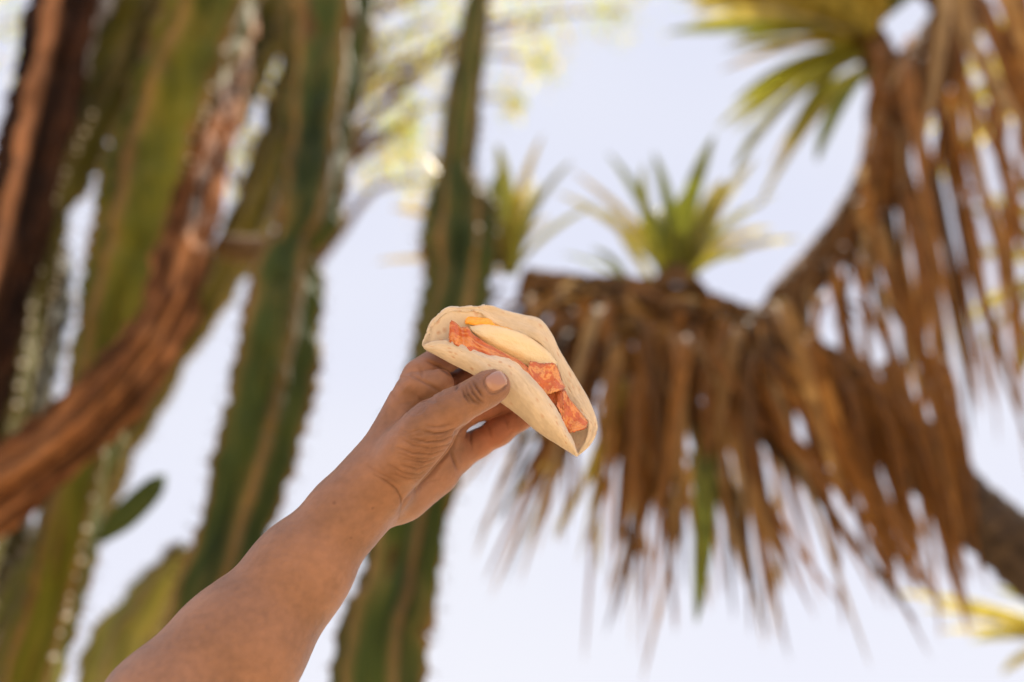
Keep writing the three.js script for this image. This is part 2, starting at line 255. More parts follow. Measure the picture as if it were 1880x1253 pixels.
{
  const root = V(1.62, 0, -1.85), t = thing('yucca_tree', 'branching yucca tree on the right with green rosettes and hanging skirts of dry brown leaves', 'yucca tree', root);
  limb(t, 'trunk', [root.clone().add(V(0.05, -0.1, 0)), root.clone().add(V(0, 0.8, 0)), atH(2080, 1190, 1.85), atH(1900, 1035, 1.85), atH(1770, 925, 1.85), atH(1660, 800, 1.86)], [0.16, 0.12, 0.085, 0.07, 0.066, 0.066], (L, th) => barkColor(L, th).map((c, i) => c * [0.6, 0.66, 0.72][i]));
  limb(t, 'branch', [atH(1690, 835, 1.86), atH(1580, 740, 1.86), atH(1430, 645, 1.83), atH(1300, 600, 1.8), atH(1180, 570, 1.78), atH(1060, 550, 1.76), atH(960, 520, 1.76)], [0.066, 0.068, 0.075, 0.075, 0.075, 0.06, 0.04], thatchColor);
  limb(t, 'branch', [atH(1540, 720, 1.86), atH(1450, 640, 1.86), atH(1440, 570, 1.88), atH(1490, 500, 1.9), atH(1560, 410, 1.92), atH(1612, 300, 1.94), atH(1640, 190, 1.95), atH(1605, 90, 1.95), atH(1585, 50, 1.95)], [0.05, 0.06, 0.055, 0.05, 0.05, 0.05, 0.055, 0.055, 0.045], thatchColor);
  limb(t, 'branch', [atH(1640, 210, 1.95), atH(1730, 80, 2.0), atH(1740, -20, 2.05), V(1.1, 5.25, -1.95), V(0.7, 5.4, -1.76)], [0.09, 0.085, 0.08, 0.06, 0.04], thatchColor);
  limb(t, 'branch', [atH(1240, 575, 1.77), atH(1240, 540, 1.78), atH(1238, 505, 1.78)], [0.09, 0.07, 0.04], thatchColor);
  let count = 0; const rest = [];
  const dead = (x0, y0, h0, x1, y1, h1, wpx, mat) => {
    const A = atH(x0, y0, h0), B = atH(x1, y1, h1), w = sizeAt((x0 + x1) / 2, (y0 + y1) / 2, (h0 + h1) / 2, wpx);
    const m = blade(t, 'dead_leaf', A, B, w * 0.82, deadBlades, mat ?? pick(deadMats), V(rand() - 0.5, 0.3, rand() < 0.6 ? 0.8 : -0.8));
    if (++count > 300) { t.remove(m); m.updateMatrix(); rest.push(m.geometry.clone().applyMatrix4(m.matrix)); }
  };
  // leaf by leaf where the photograph shows single ones
  for (const [x0, y0, x1, y1, w, h0, h1, k] of [
    [1730, -40, 1688, 290, 44, 1.55, 1.5, 4], [1770, -40, 1900, 260, 46, 1.6, 1.55, 4], [1840, -30, 1940, 330, 40, 1.6, 1.6, 2], [1660, 120, 1740, 560, 40, 1.7, 1.6, 0], [1400, 590, 1420, 1120, 48, 1.7, 1.62, 0], [1370, 600, 1290, 880, 40, 1.65, 1.6, 2],
    [1420, 560, 1560, 960, 46, 1.62, 1.56, 2], [1480, 620, 1640, 1060, 50, 1.66, 1.6, 0], [1500, 660, 1720, 1110, 46, 1.7, 1.62, 0], [1560, 560, 1760, 1080, 40, 1.8, 1.7, 1], [1200, 600, 1140, 1010, 42, 1.66, 1.6, 0], [1120, 620, 1105, 930, 40, 1.62, 1.6, 2],
    [1240, 620, 1210, 960, 44, 1.6, 1.55, 0], [1160, 640, 1180, 960, 40, 1.7, 1.7, 1], [1700, 420, 1800, 960, 36, 1.85, 1.8, 3], [1760, 380, 1900, 840, 34, 1.9, 1.85, 3], [1650, 330, 1690, 800, 40, 1.8, 1.7, 1], [1780, 140, 1890, 600, 34, 1.8, 1.75, 2]])
    dead(x0, y0, h0, x1, y1, h1, w, deadMats[k]);
  const hang = (x0, y0, h0, len, ang, w, dh = 0) => dead(x0, y0, h0, x0 - Math.sin(ang) * len, y0 + Math.cos(ang) * len, h0 + dh, w);
  const high = [[1650, 90], [1625, 200], [1600, 300], [1560, 400], [1480, 500], [1400, 590]];
  for (let i = 0; i < 84; i++) {   // long leaves under the low heads, fanning outwards
    const u = rand(), x0 = 960 + 450 * u, y0 = 545 + 90 * rand() + 40 * u;
    hang(x0 + (u < 0.2 ? 60 : 0), y0, 1.58 + 0.4 * rand(), 270 + 290 * Math.pow(rand(), 0.8) + 110 * u, lerp(0.8, -0.3, Math.pow(u, 0.75)) + 0.6 * (rand() + rand() - 1), 20 + 18 * rand(), -0.04);
  }
  for (const [x1, y1, w] of [[905, 965, 24], [960, 1010, 20], [1015, 1000, 26], [1060, 1040, 22], [1100, 1060, 26], [1130, 1020, 30], [1180, 1090, 26], [1230, 1060, 30], [1330, 1100, 26], [1370, 1080, 34], [1412, 1135, 34], [1450, 1090, 28], [1500, 1140, 24], [1560, 1130, 26], [1620, 1120, 30], [1690, 1150, 26], [1745, 1130, 26]])
    dead(lerp(1190, x1, 0.35) + 40 * (rand() - 0.5), 640 + 60 * rand() + Math.max(0, x1 - 1400) * 0.25, 1.62 + 0.15 * rand(), x1, y1, 1.55 + 0.15 * rand(), w * 1.35, x1 < 1110 && rand() < 0.6 ? yellowMats[1] : undefined);
  for (let i = 0; i < 76; i++) {   // shorter ones laid over the low branch
    const u = rand(), x0 = 930 + 440 * u, y0 = 520 + 42 * u + 110 * rand();
    hang(x0, y0, 1.6 + 0.26 * rand(), 110 + 200 * rand(), lerp(0.5, -0.5, u) + 1.3 * (rand() - 0.5), 20 + 18 * rand(), -0.06);
  }
  for (let i = 0; i < 40; i++) {   // and over its upper edge
    const u = rand(); hang(930 + 450 * u, 530 + 45 * u + 20 * rand(), 1.66 + 0.1 * rand(), 60 + 70 * rand(), 1.35 * (rand() < 0.5 ? 1 : -1) * (0.7 + 0.5 * rand()), 22 + 14 * rand());
  }
  for (let i = 0; i < 54; i++) {   // short ones along the high branch
    const [x, y] = catmull(high, rand()); hang(x - 20 + 70 * rand(), y + 10, 1.78 + 0.24 * rand(), 100 + 170 * rand(), -0.1 + 1.3 * (rand() - 0.5), 17 + 15 * rand(), -0.05);
  }
  for (let i = 0; i < 20; i++) {   // long strips hanging to the right
    const u = (i + rand()) / 20, x0 = 1570 + 330 * u, y0 = 180 + 230 * rand();
    hang(x0, y0, 1.7 + 0.45 * rand(), 330 + 260 * rand(), -0.06 - 0.26 * rand(), 22 + 12 * rand());
  }
  for (let i = 0; i < 22; i++) {   // the mass at the upper right
    if (i < 16) hang(1600 + 80 * rand(), 90 + 190 * rand(), 1.74 + 0.14 * rand(), 100 + 130 * rand(), 0.9 * (rand() - 0.5), 18 + 14 * rand());
    hang(1640 + 270 * rand(), -130 + 330 * rand(), 1.75 + 0.45 * rand(), 150 + 230 * rand(), -0.12 + 0.5 * (rand() - 0.6), 24 + 16 * rand());
  }
  for (let i = 0; i < 16; i++) hang(1730 + 240 * (i + rand()) / 16, -40 + 330 * rand(), 1.75 + 0.4 * rand(), 360 + 260 * rand(), -0.1 - 0.25 * rand(), 24 + 12 * rand());
  for (let i = 0; i < 14; i++) hang(1440 + 280 * rand(), 640 + 120 * rand(), 1.68 + 0.3 * rand(), 300 + 170 * rand(), -0.2 - 0.2 * rand(), 24 + 14 * rand());
  for (let i = 0; i < 17; i++) hang(1510 + 210 * (i + rand()) / 17, 330 - 60 * i / 17 + 190 * rand(), 1.68 + 0.34 * rand(), 290 + 220 * rand(), -0.1 - 0.26 * rand(), 18 + 13 * rand());
  for (let i = 0; i < 13; i++) hang(1560 + 200 * rand(), 640 + 150 * rand(), 1.62 + 0.2 * rand(), 230 + 190 * rand(), -0.1 - 0.24 * rand(), 24 + 14 * rand());
  for (let i = 0; i < 18; i++) hang(1000 + 330 * rand(), 620 + 80 * rand(), 1.55 + 0.1 * rand(), 200 + 180 * rand(), 0.25 * (rand() - 0.4), 15 + 9 * rand());
  for (let i = 0; i < 36; i++) {   // from the crossing of the branches down to the lower right
    const u = rand(); hang(lerp(1400, 1660, u), lerp(590, 770, u) + 50 * (rand() - 0.5), 1.68 + 0.3 * rand(), 210 + 230 * rand(), -0.12 - 0.34 * rand(), 22 + 14 * rand());
  }
  const W0 = V(0.7, 5.4, -1.76);   // the highest head, above the frame
  for (let i = 0; i < 40; i++) {
    const a = rand() * 6.283, A = W0.clone().add(V(0.08 * Math.cos(a), -0.1 * rand(), 0.08 * Math.sin(a))), B = A.clone().add(V(Math.cos(a) * 0.3, -0.1 - 0.25 * rand(), Math.sin(a) * 0.3));
    const m = blade(t, 'dead_leaf', A, B, 0.06, deadBlades, pick(deadMats), V(0, 1, 0.1)); t.remove(m); m.updateMatrix(); rest.push(m.geometry.clone().applyMatrix4(m.matrix));
  }
  for (let i = 0; i < 90; i++) {
    const a = rand() * 6.283, e = Math.asin(rand() * 1.15 - 0.15), d = V(Math.cos(a) * Math.cos(e), Math.sin(e), Math.sin(a) * Math.cos(e));
    blade(t, 'leaf', W0, W0.clone().addScaledVector(d, 0.36 + 0.16 * rand()), 0.07, liveBlades, pick(greenMats), V(0, 1, 0.2));
  }
  if (rest.length) part('dead_leaves', mergeGeometries(rest), deadMats[1], t, 'stuff');
  const leaf = (x0, y0, h0, x1, y1, h1, wpx, mat) => blade(t, 'leaf', atH(x0, y0, h0), atH(x1, y1, h1), sizeAt((x0 + x1) / 2, (y0 + y1) / 2, h0, wpx * 1.3), liveBlades, mat ?? pick(greenMats), V(rand() - 0.5, 0.8, 0.3));
  const Y = yellowMats[0], O = yellowMats[1], [G0, G1, G2] = greenMats;
  for (const [x0, y0, x1, y1, w, m, h0, h1] of [
    [935, 500, 912, 262, 30, G1, 1.75, 1.75], [950, 500, 1052, 296, 44, G0, 1.72, 1.72], [940, 500, 718, 384, 46, O, 1.8, 1.95], [930, 505, 688, 482, 26, O, 1.8, 1.95], [925, 500, 800, 330, 30, Y, 1.85, 2.05], [945, 500, 985, 330, 34, Y, 1.9, 2.1],
    [1225, 520, 1182, 298, 26, G0, 1.75, 1.72], [1235, 520, 1262, 350, 40, G0, 1.78, 1.8], [1238, 520, 1215, 380, 40, G1, 1.85, 1.9], [1250, 520, 1302, 360, 30, G1, 1.8, 1.85], [1255, 520, 1405, 372, 42, G1, 1.78, 1.8], [1260, 525, 1392, 425, 36, Y, 1.85, 1.9], [1265, 520, 1370, 470, 34, G1, 1.72, 1.66], [1200, 520, 1118, 384, 16, Y, 1.85, 1.95], [1160, 525, 1030, 466, 16, G2, 1.8, 1.85], [1150, 525, 1085, 455, 22, G2, 1.75, 1.7],
    [1060, 820, 912, 958, 26, O, 1.7, 1.62], [1120, 850, 1018, 988, 24, O, 1.72, 1.66], [1180, 880, 1130, 1010, 22, O, 1.75, 1.75], [1290, 780, 1278, 1150, 34, G2, 1.62, 1.56], [1030, 800, 925, 835, 26, O, 1.75, 1.75],
    [1600, 70, 1240, -5, 66, Y, 1.9, 1.75], [1600, 60, 1290, -60, 60, Y, 1.95, 1.85], [1595, 75, 1265, 45, 44, Y, 2.0, 2.0], [1590, 90, 1322, 92, 24, G1, 1.95, 1.9], [1590, 100, 1343, 192, 44, G0, 1.95, 1.85], [1585, 110, 1348, 318, 58, G0, 1.9, 1.75], [1600, 120, 1440, 300, 46, G1, 2.0, 1.98], [1600, 120, 1392, 385, 36, Y, 1.95, 1.9], [1605, 130, 1500, 300, 38, G2, 1.9, 1.85],
    [1600, 60, 1262, 20, 72, Y, 1.9, 1.8], [1600, 62, 1300, -20, 70, O, 1.92, 1.82], [1600, 66, 1330, 28, 60, Y, 1.95, 1.9], [1605, 60, 1380, 0, 64, Y, 1.85, 1.75], [1240, 520, 1330, 330, 38, Y, 1.86, 1.92], [1236, 520, 1290, 400, 44, Y, 1.82, 1.84], [1245, 522, 1420, 420, 38, Y, 1.88, 1.95], [1230, 520, 1160, 410, 34, Y, 1.88, 1.95], [950, 505, 1010, 400, 40, Y, 1.8, 1.84], [935, 505, 890, 380, 34, Y, 1.82, 1.9],
    [1590, 60, 1420, -90, 54, G1, 1.95, 1.9], [1590, 50, 1520, -160, 56, G0, 1.95, 1.95], [1600, 50, 1620, -170, 56, G1, 1.95, 2.0], [1610, 60, 1720, -130, 50, G0, 1.95, 1.95], [1600, 60, 1560, -30, 50, O, 1.85, 1.75]])
    leaf(x0, y0, h0, x1, y1, h1, w, m);
  for (const [x, y, h, n, a0, a1, r] of [[938, 505, 1.78, 4, 0.5, 2.6, 260], [1240, 522, 1.78, 8, 0.3, 2.7, 270], [1595, 70, 1.95, 9, 2.6, 4.25, 330]])
    for (let i = 0; i < n; i++) { const a = lerp(a0, a1, (i + rand()) / n), l = r * (0.7 + 0.45 * rand()); leaf(x, y, h, x + Math.cos(a) * l, y - Math.sin(a) * l, h + 0.5 * (rand() - 0.5), 24 + 12 * rand(), rand() < 0.45 ? pick(yellowMats) : undefined); }
  for (let i = 0; i < 26; i++) {   // more of the two low heads and of the head at the frame's top
    const a = -0.2 + rand() * 3.5, r = 230 * (0.5 + 0.5 * rand());
    leaf(1600, 50, 1.98, 1600 + Math.cos(a) * r * 1.1, 50 - Math.abs(Math.sin(a)) * r, 1.98 + 0.35 * rand(), 44);
  }
}
function smallYucca(label, head, h, tips, w, seed) {
  const R = rng(seed), c = atH(head[0], head[1], h), t = thing('yucca', label, 'yucca', V(c.x + 0.1, 0, c.z), 'yuccas behind the large yucca tree');
  delete t.userData.group;
  limb(t, 'trunk', [V(c.x + 0.1, -0.1, c.z), V(c.x + 0.05, c.y * 0.5, c.z), c], [0.09, 0.075, 0.06], barkColor);
  for (const [x, y] of tips) blade(t, 'leaf', c, atH(x, y, h + 0.3 * (R() - 0.5)), sizeAt(x, y, h, w * 1.7), liveBlades, R() < 0.65 ? yellowMats[0] : greenMats[1], V(R() - 0.5, 0.8, 0.3));
  for (let i = 0; i < 44; i++) { const a = R() * 6.283, e = R() * 1.3 - 0.3, d = V(Math.cos(a) * Math.cos(e), Math.sin(e), Math.sin(a) * Math.cos(e) * 0.9); if (d.x < -0.1) continue; blade(t, 'leaf', c, c.clone().addScaledVector(d, 0.5), sizeAt(head[0], head[1], h, w), liveBlades, pick(greenMats, R), V(0, 1, 0.2)); }
}
smallYucca('yellow green yucca rosette behind the dry leaves at the middle of the right edge', [1985, 520], 3.0, [[1740, 372], [1765, 470], [1800, 360], [1850, 330], [1770, 580], [1800, 640], [1740, 620], [1880, 690], [1840, 560]], 34, 5);
smallYucca('yellow green yucca rosette below the grey trunk at the lower right corner', [2010, 1215], 2.6, [[1628, 1088], [1690, 1120], [1780, 1180], [1820, 1080], [1840, 1240], [1720, 1160], [1880, 1050]], 34, 6);
smallYucca('yellow green yucca rosette glimpsed through dry leaves at the upper right edge', [1960, 150], 3.3, [[1740, 30], [1700, 160], [1760, 190], [1690, 250], [1660, 400], [1790, 60], [1800, 250], [1840, 40], [1720, 330]], 36, 7);

// ---------------------------------------------------------------- feathery tree far behind
{
  const base = V(-1.55, 0, -5.2), t = thing('tree', 'tall feathery tree with hazy yellow green leaves behind the cactus columns', 'tree', base), R = rng(9);
  const P = (x, y, z) => V(x, y, z);
  part('trunk', stemGeometry([P(0, -0.2, 0), P(0.05, 2, 0), P(-0.05, 4.5, 0), P(0.1, 7, 0.1), P(0.2, 9.5, 0.1)], [0.22, 0.19, 0.16, 0.12, 0.05], 80, 20, barkShape, barkColor), corkMat, t);
  const leafG = new THREE.BufferGeometry(); leafG.setAttribute('position', new THREE.Float32BufferAttribute([0, 0, 0, 0.5, 0.45, 0.12, 0, 1, 0, -0.5, 0.45, 0.12], 3)); leafG.setAttribute('uv', new THREE.Float32BufferAttribute([0.5, 0, 1, 0.5, 0.5, 1, 0, 0.5], 2)); leafG.setIndex([0, 1, 2, 0, 2, 3]); leafG.computeVertexNormals();
  const spots = [];
  const tips = [[720, 60, 110], [760, 190, 80], [690, 160, 70], [800, 40, 70], [985, 40, 55], [1000, 110, 35], [930, 180, 26], [960, -60, 120], [780, 330, 40], [700, 290, 45], [30, 40, 90], [500, 190, 60], [500, 90, 60], [260, 230, 70], [180, 120, 60], [450, 260, 50], [820, -80, 120], [600, -120, 140], [1080, -90, 120], [740, 250, 50], [1130, 20, 40], [300, -60, 120]];
  tips.forEach(([x, y, r], n) => {
    const c = atH(x, y, 5.2 + (R() - 0.5) * 1.2).sub(base), s = sizeAt(x, y, 5.2, r), from = P(0.1, clamp(c.y - 0.8 - 0.4 * R(), 3, 9), 0.05);
    const mid = from.clone().lerp(c, 0.55).add(P(0, 0.35, 0));
    part('branch', stemGeometry([from, from.clone().lerp(mid, 0.5), mid, c, c.clone().add(P(0, -s * 0.8, 0))], [0.05, 0.04, 0.025, 0.012, 0.004], 24, 8, () => 1, barkColor), corkMat, t);
    for (let i = 0; i < Math.round(r * 1.7); i++) spots.push([c.clone().add(P((R() + R() - 1) * s * 1.6, (R() + R() - 1.1) * s * 1.4, (R() + R() - 1) * s * 1.6)), R()]);
  });
  const im = new THREE.InstancedMesh(leafG, phys({ color: rgb(0.5, 0.54, 0.24), roughness: 0.8, specularIntensity: 0.2, transmission: 0.5, thickness: 0, side: THREE.DoubleSide }), spots.length), m = new THREE.Matrix4(), q = new THREE.Quaternion(), e = new THREE.Euler();
  spots.forEach(([p, k], i) => { e.set(Math.PI + (R() - 0.5) * 1.6, R() * 6.28, (R() - 0.5) * 1.6); q.setFromEuler(e); m.compose(p, q, V(0.05, 0.09 + 0.07 * k, 0.05)); im.setMatrixAt(i, m); im.setColorAt(i, rgb(0.8 + 0.5 * k, 0.85 + 0.3 * R(), 0.8)); });
  im.name = 'crown'; im.userData.kind = 'stuff'; im.castShadow = true; t.add(im);
}

// ---------------------------------------------------------------- the raised arm (millimetres in a frame at the eye, then placed in the world)
const D0 = 620;
const q = (px, py, z) => { const d = D0 - z; return V((px - 940) / FPX * d, (626.5 - py) / FPX * d, -d); };
const mm = (n, z = 0) => n * (D0 - z) / FPX;
const z1 = (x, y) => [600 + x / 2.724, 500 + y / 2.724], z2 = (x, y) => [750 + x / 4.043, 540 + y / 4.043];
const EYE_TO_WORLD = new THREE.Matrix4().multiplyMatrices(camera.matrixWorld, new THREE.Matrix4().makeScale(0.001, 0.001, 0.001));
function rc(x0, y0, za, ra, x1, y1, zb, rb) { return { a: q(x0, y0, za), b: q(x1, y1, zb), ra: mm(ra, za), rb: mm(rb, zb) }; }
function chain(list) { const out = []; for (let i = 1; i < list.length; i++) out.push(rc(...list[i - 1], ...list[i])); return out; }
function dPrim(p, x, y, z) {
  const bx = p.b.x - p.a.x, by = p.b.y - p.a.y, bz = p.b.z - p.a.z, ax = x - p.a.x, ay = y - p.a.y, az = z - p.a.z;
  const l2 = bx * bx + by * by + bz * bz, t = Math.max(0, Math.min(1, (ax * bx + ay * by + az * bz) / l2));
  const dx = ax - bx * t, dy = ay - by * t, dz = az - bz * t;
  return Math.sqrt(dx * dx + dy * dy + dz * dz) - (p.ra + (p.rb - p.ra) * t * (2 - t) * 0.5 - (p.ra - p.rb) * t * 0.5 * t);
}
const smin = (a, b, k) => { const h = Math.max(k - Math.abs(a - b), 0) / k; return Math.min(a, b) - h * h * k * 0.25; };
const shoulder = { a: V(-222, -262, -545), b: V(-195, -300, -250), ra: 44, rb: 52 };
const groups = [
  { k: 14, prims: [shoulder, ...chain([[200, 1500, 82, 140], [322, 1325, 58, 135], [434, 1196, 38, 115], [552, 1048, 16, 85], [638, 942, 4, 64], [684, 893, -2, 60]]),
    rc(458, 1205, 20, 82, 616, 1000, -12, 50), rc(650, 946, -12, 50, 702, 912, -20, 50),
    rc(686, 880, -2, 50, 755, 722, -6, 32), rc(698, 880, -12, 50, 782, 744, -20, 33), rc(712, 892, -22, 48, 812, 792, -32, 31), rc(732, 902, -28, 42, 836, 832, -42, 30), rc(750, 902, -26, 38, 800, 872, -36, 34),
    rc(708, 884, 8, 46, 782, 800, 22, 47)] },
  { k: 6, prims: chain([[745, 835, 18, 47], [796, 776, 26, 39], [832, 750, 28, 33.5], [872, 728, 26, 29.5], [898, 713, 23, 29], [909, 708, 21, 27]]) },
  { k: 4, prims: chain([[770, 690, -10, 31], [812, 659, -23, 27], [855, 642, -32, 27], [902, 656, -39, 25], [945, 690, -41, 23]]) },
  { k: 4, prims: chain([[785, 742, -18, 33], [828, 712, -34, 27], [872, 690, -42, 28], [930, 700, -45, 25], [985, 735, -44, 23]]) },
  { k: 4, prims: chain([[815, 786, -32, 30], [850, 761, -42, 25], [890, 744, -47, 25], [940, 734, -46, 22.5], [990, 748, -43, 21]]) },
  { k: 4, prims: chain([[840, 838, -42, 28], [876, 816, -46, 25], [914, 793, -47, 25.5], [954, 767, -46, 22.5], [990, 752, -43, 19.5]]) },
  { k: 4, prims: [rc(766, 716, -2, 33, 808, 703, -1, 25)] },
];
groups.forEach((g) => g.prims.forEach((p) => { p.mx = (p.a.x + p.b.x) / 2; p.my = (p.a.y + p.b.y) / 2; p.mz = (p.a.z + p.b.z) / 2; }));
function field(x, y, z, act) {
  const d = [];
  for (let g = 0; g < groups.length; g++) { let v = 1e3; const P = act ? act[g] : groups[g].prims, k = groups[g].k; for (let i = 0; i < P.length; i++) v = smin(v, dPrim(P[i], x, y, z), k); d.push(v); }
  const F = smin(smin(d[2], d[3], 1.2), smin(d[4], d[5], 1.2), 1.2);
  return smin(smin(smin(d[0], d[1], 9), smin(d[0], F, 6), 0.8), smin(d[0], d[6], 4), 1);
}
function surfaceNets(h) {
  const lo = V(1e9, 1e9, 1e9), hi = V(-1e9, -1e9, -1e9);
  for (const g of groups) for (const p of g.prims) for (const [c, r] of [[p.a, p.ra], [p.b, p.rb]]) { lo.min(c.clone().addScalar(-r - 6)); hi.max(c.clone().addScalar(r + 6)); }
  const B = 12, nx = Math.ceil((hi.x - lo.x) / h / B) * B, ny = Math.ceil((hi.y - lo.y) / h / B) * B, nz = Math.ceil((hi.z - lo.z) / h / B) * B, half = B * h * 0.87;
  const blocks = [], cells = new Map(), pos = [], idx = [], S = B + 1;
  for (let bz = 0; bz < nz; bz += B) for (let by = 0; by < ny; by += B) for (let bx = 0; bx < nx; bx += B) {
    const cx = lo.x + (bx + B / 2) * h, cy = lo.y + (by + B / 2) * h, cz = lo.z + (bz + B / 2) * h;
    let best = 1e9; const ds = groups.map((g) => g.prims.map((p) => { const d = dPrim(p, cx, cy, cz); if (d < best) best = d; return d; }));
    if (Math.abs(best) > half + 8) { if (best > half + 8 || field(cx, cy, cz) < -half * 1.2) continue; }
    const act = groups.map((g, gi) => g.prims.filter((p, i) => ds[gi][i] < best + 2 * half + 22));
    const v = new Float32Array(S * S * S); let neg = false, posi = false;
    for (let k = 0; k < S; k++) for (let j = 0; j < S; j++) for (let i = 0; i < S; i++) { const f = field(lo.x + (bx + i) * h, lo.y + (by + j) * h, lo.z + (bz + k) * h, act); v[(k * S + j) * S + i] = f; if (f < 0) neg = true; else posi = true; }
    if (!neg || !posi) continue;
    blocks.push([bx, by, bz, v]);
    for (let k = 0; k < B; k++) for (let j = 0; j < B; j++) for (let i = 0; i < B; i++) {
      let n = 0, sx = 0, sy = 0, sz = 0, mask = 0;
      for (let c = 0; c < 8; c++) if (v[((k + (c >> 2)) * S + j + ((c >> 1) & 1)) * S + i + (c & 1)] < 0) mask |= 1 << c;
      if (!mask || mask === 255) continue;
      for (let a = 0; a < 8; a++) for (const bit of [1, 2, 4]) {
        if (a & bit) continue; const b = a | bit; if (((mask >> a) & 1) === ((mask >> b) & 1)) continue;
        const va = v[((k + (a >> 2)) * S + j + ((a >> 1) & 1)) * S + i + (a & 1)], vb = v[((k + (b >> 2)) * S + j + ((b >> 1) & 1)) * S + i + (b & 1)], t = va / (va - vb);
        sx += (a & 1) + (bit === 1 ? t : 0); sy += ((a >> 1) & 1) + (bit === 2 ? t : 0); sz += (a >> 2) + (bit === 4 ? t : 0); n++;
      }
      cells.set(((bz + k) * ny + by + j) * nx + bx + i, pos.length / 3);
      pos.push(lo.x + (bx + i + sx / n) * h, lo.y + (by + j + sy / n) * h, lo.z + (bz + k + sz / n) * h);
    }
  }
  const cell = (i, j, k) => cells.get((k * ny + j) * nx + i);
  for (const [bx, by, bz, v] of blocks) for (let k = 0; k < B; k++) for (let j = 0; j < B; j++) for (let i = 0; i < B; i++) {
    const a = v[(k * S + j) * S + i] < 0, X = bx + i, Y = by + j, Z = bz + k;
    const quad = (p, r, s, t, flip) => { if (p === undefined || r === undefined || s === undefined || t === undefined) return; if (flip) idx.push(p, s, r, p, t, s); else idx.push(p, r, s, p, s, t); };
    if (a !== v[(k * S + j) * S + i + 1] < 0) quad(cell(X, Y - 1, Z - 1), cell(X, Y, Z - 1), cell(X, Y, Z), cell(X, Y - 1, Z), !a);
    if (a !== v[(k * S + j + 1) * S + i] < 0) quad(cell(X - 1, Y, Z - 1), cell(X - 1, Y, Z), cell(X, Y, Z), cell(X, Y, Z - 1), !a);
    if (a !== v[((k + 1) * S + j) * S + i] < 0) quad(cell(X - 1, Y - 1, Z), cell(X, Y - 1, Z), cell(X, Y, Z), cell(X - 1, Y, Z), !a);
  }
  return { pos, idx };
}
const gradAt = (x, y, z) => { const e = 0.4; return V(field(x + e, y, z) - field(x - e, y, z), field(x, y + e, z) - field(x, y - e, z), field(x, y, z + e) - field(x, y, z - e)).normalize(); };
// folds and creases of the skin: [points, depth mm, half width mm, darkening]
const creases = [];
const crease = (fn, pts, depth, width, tone = 0.25) => creases.push({ pts: pts.map(([x, y]) => q(...fn(x, y), 14)), depth, width, tone });
for (const l of [[[425, 690], [440, 745], [480, 795], [530, 825]], [[452, 668], [478, 730], [520, 785], [552, 808]], [[478, 652], [512, 705], [556, 770]], [[400, 705], [418, 760], [455, 808]]]) crease(z2, l, 1.5, 0.62, 0.42);
for (const [l, d] of [[[[480, 795], [540, 810], [600, 802], [640, 782]], 1.1], [[[410, 832], [500, 852], [580, 846], [636, 815]], 1.0], [[[370, 828], [430, 868], [520, 885], [600, 868], [634, 848]], 0.7], [[[350, 876], [430, 908], [520, 914], [598, 886]], 0.75], [[[360, 905], [440, 935], [530, 935], [596, 905]], 0.5],
  [[[390, 936], [480, 955], [565, 928]], 0.7], [[[365, 962], [450, 988], [530, 962]], 0.55], [[[310, 962], [380, 1005], [460, 1015], [505, 990]], 0.5], [[[330, 1010], [400, 1035], [460, 1030]], 0.4], [[[500, 770], [560, 775], [620, 762]], 0.5], [[[520, 830], [570, 826], [625, 800]], 0.4], [[[440, 885], [520, 898], [590, 876]], 0.35], [[[420, 960], [490, 972], [545, 948]], 0.35]]) crease(z1, l, d * 1.1, 0.62, 0.2 + 0.3 * d);
for (let k = 0; k < 16; k++) { const y = 790 + k * 16 + 8 * rand(), x = 330 + 120 * rand(), l = 90 + 120 * rand(); crease(z1, [[x, y], [x + l * 0.5, y + 16], [x + l, y + 8 * (rand() - 0.7)]], 0.35, 0.55, 0.14); }
crease(z1, [[385, 585], [425, 620], [440, 655]], 2.0, 5.5, 0.22);
crease(z1, [[655, 545], [648, 575], [640, 590]], 1.2, 1.0, 0.4);
crease(z1, [[722, 765], [680, 775], [645, 800], [638, 850], [592, 918], [520, 1004], [450, 1082], [392, 1140], [360, 1200]], 1.3, 1.2, 0.35);
crease(z1, [[612, 880], [632, 935], [655, 990]], 1.0, 0.9, 0.4);
crease(z1, [[575, 930], [560, 970], [510, 1030]], 0.5, 0.8, 0.2);
crease(z1, [[235, 1010], [300, 1050], [345, 1085], [370, 1130], [374, 1180], [356, 1236]], 0.6, 0.6, 0.45);
crease(z1, [[190, 960], [250, 1000], [310, 1030], [350, 1050]], 0.35, 0.8, 0.15);
crease(z1, [[366, 570], [420, 602], [475, 640], [530, 640]], 1.2, 1.6, 0.25);
crease(z1, [[372, 655], [430, 655], [480, 632]], 0.9, 1.2, 0.25);
crease(z1, [[430, 520], [480, 545], [525, 572], [580, 604]], 0.7, 0.8, 0.25);
crease(z1, [[505, 446], [560, 472], [625, 516], [655, 522]], 1.3, 0.9, 0.35);
crease(z1, [[460, 470], [475, 500], [478, 530]], 0.4, 0.8, 0.15);
crease(z1, [[722, 775], [718, 830], [728, 885]], 0.7, 0.7, 0.3);
crease(z1, [[800, 752], [812, 790], [822, 830]], 0.6, 0.7, 0.25);
crease(z1, [[885, 720], [898, 750], [906, 785]], 0.5, 0.7, 0.22);
const moles = [[620, 918, 1.1], [688, 929, 0.9], [651, 980, 0.8], [511, 1204, 1.0], [545, 850, 0.5], [735, 620, 0.5]].map(([x, y, r]) => ({ p: q(x, y, 15), r }));
const segDist = (px, py, a, b) => { const bx = b.x - a.x, by = b.y - a.y, t = clamp(((px - a.x) * bx + (py - a.y) * by) / (bx * bx + by * by), 0, 1); return [Math.hypot(px - a.x - bx * t, py - a.y - by * t), t]; };
const armOrigin = V(-222, -262, -545);
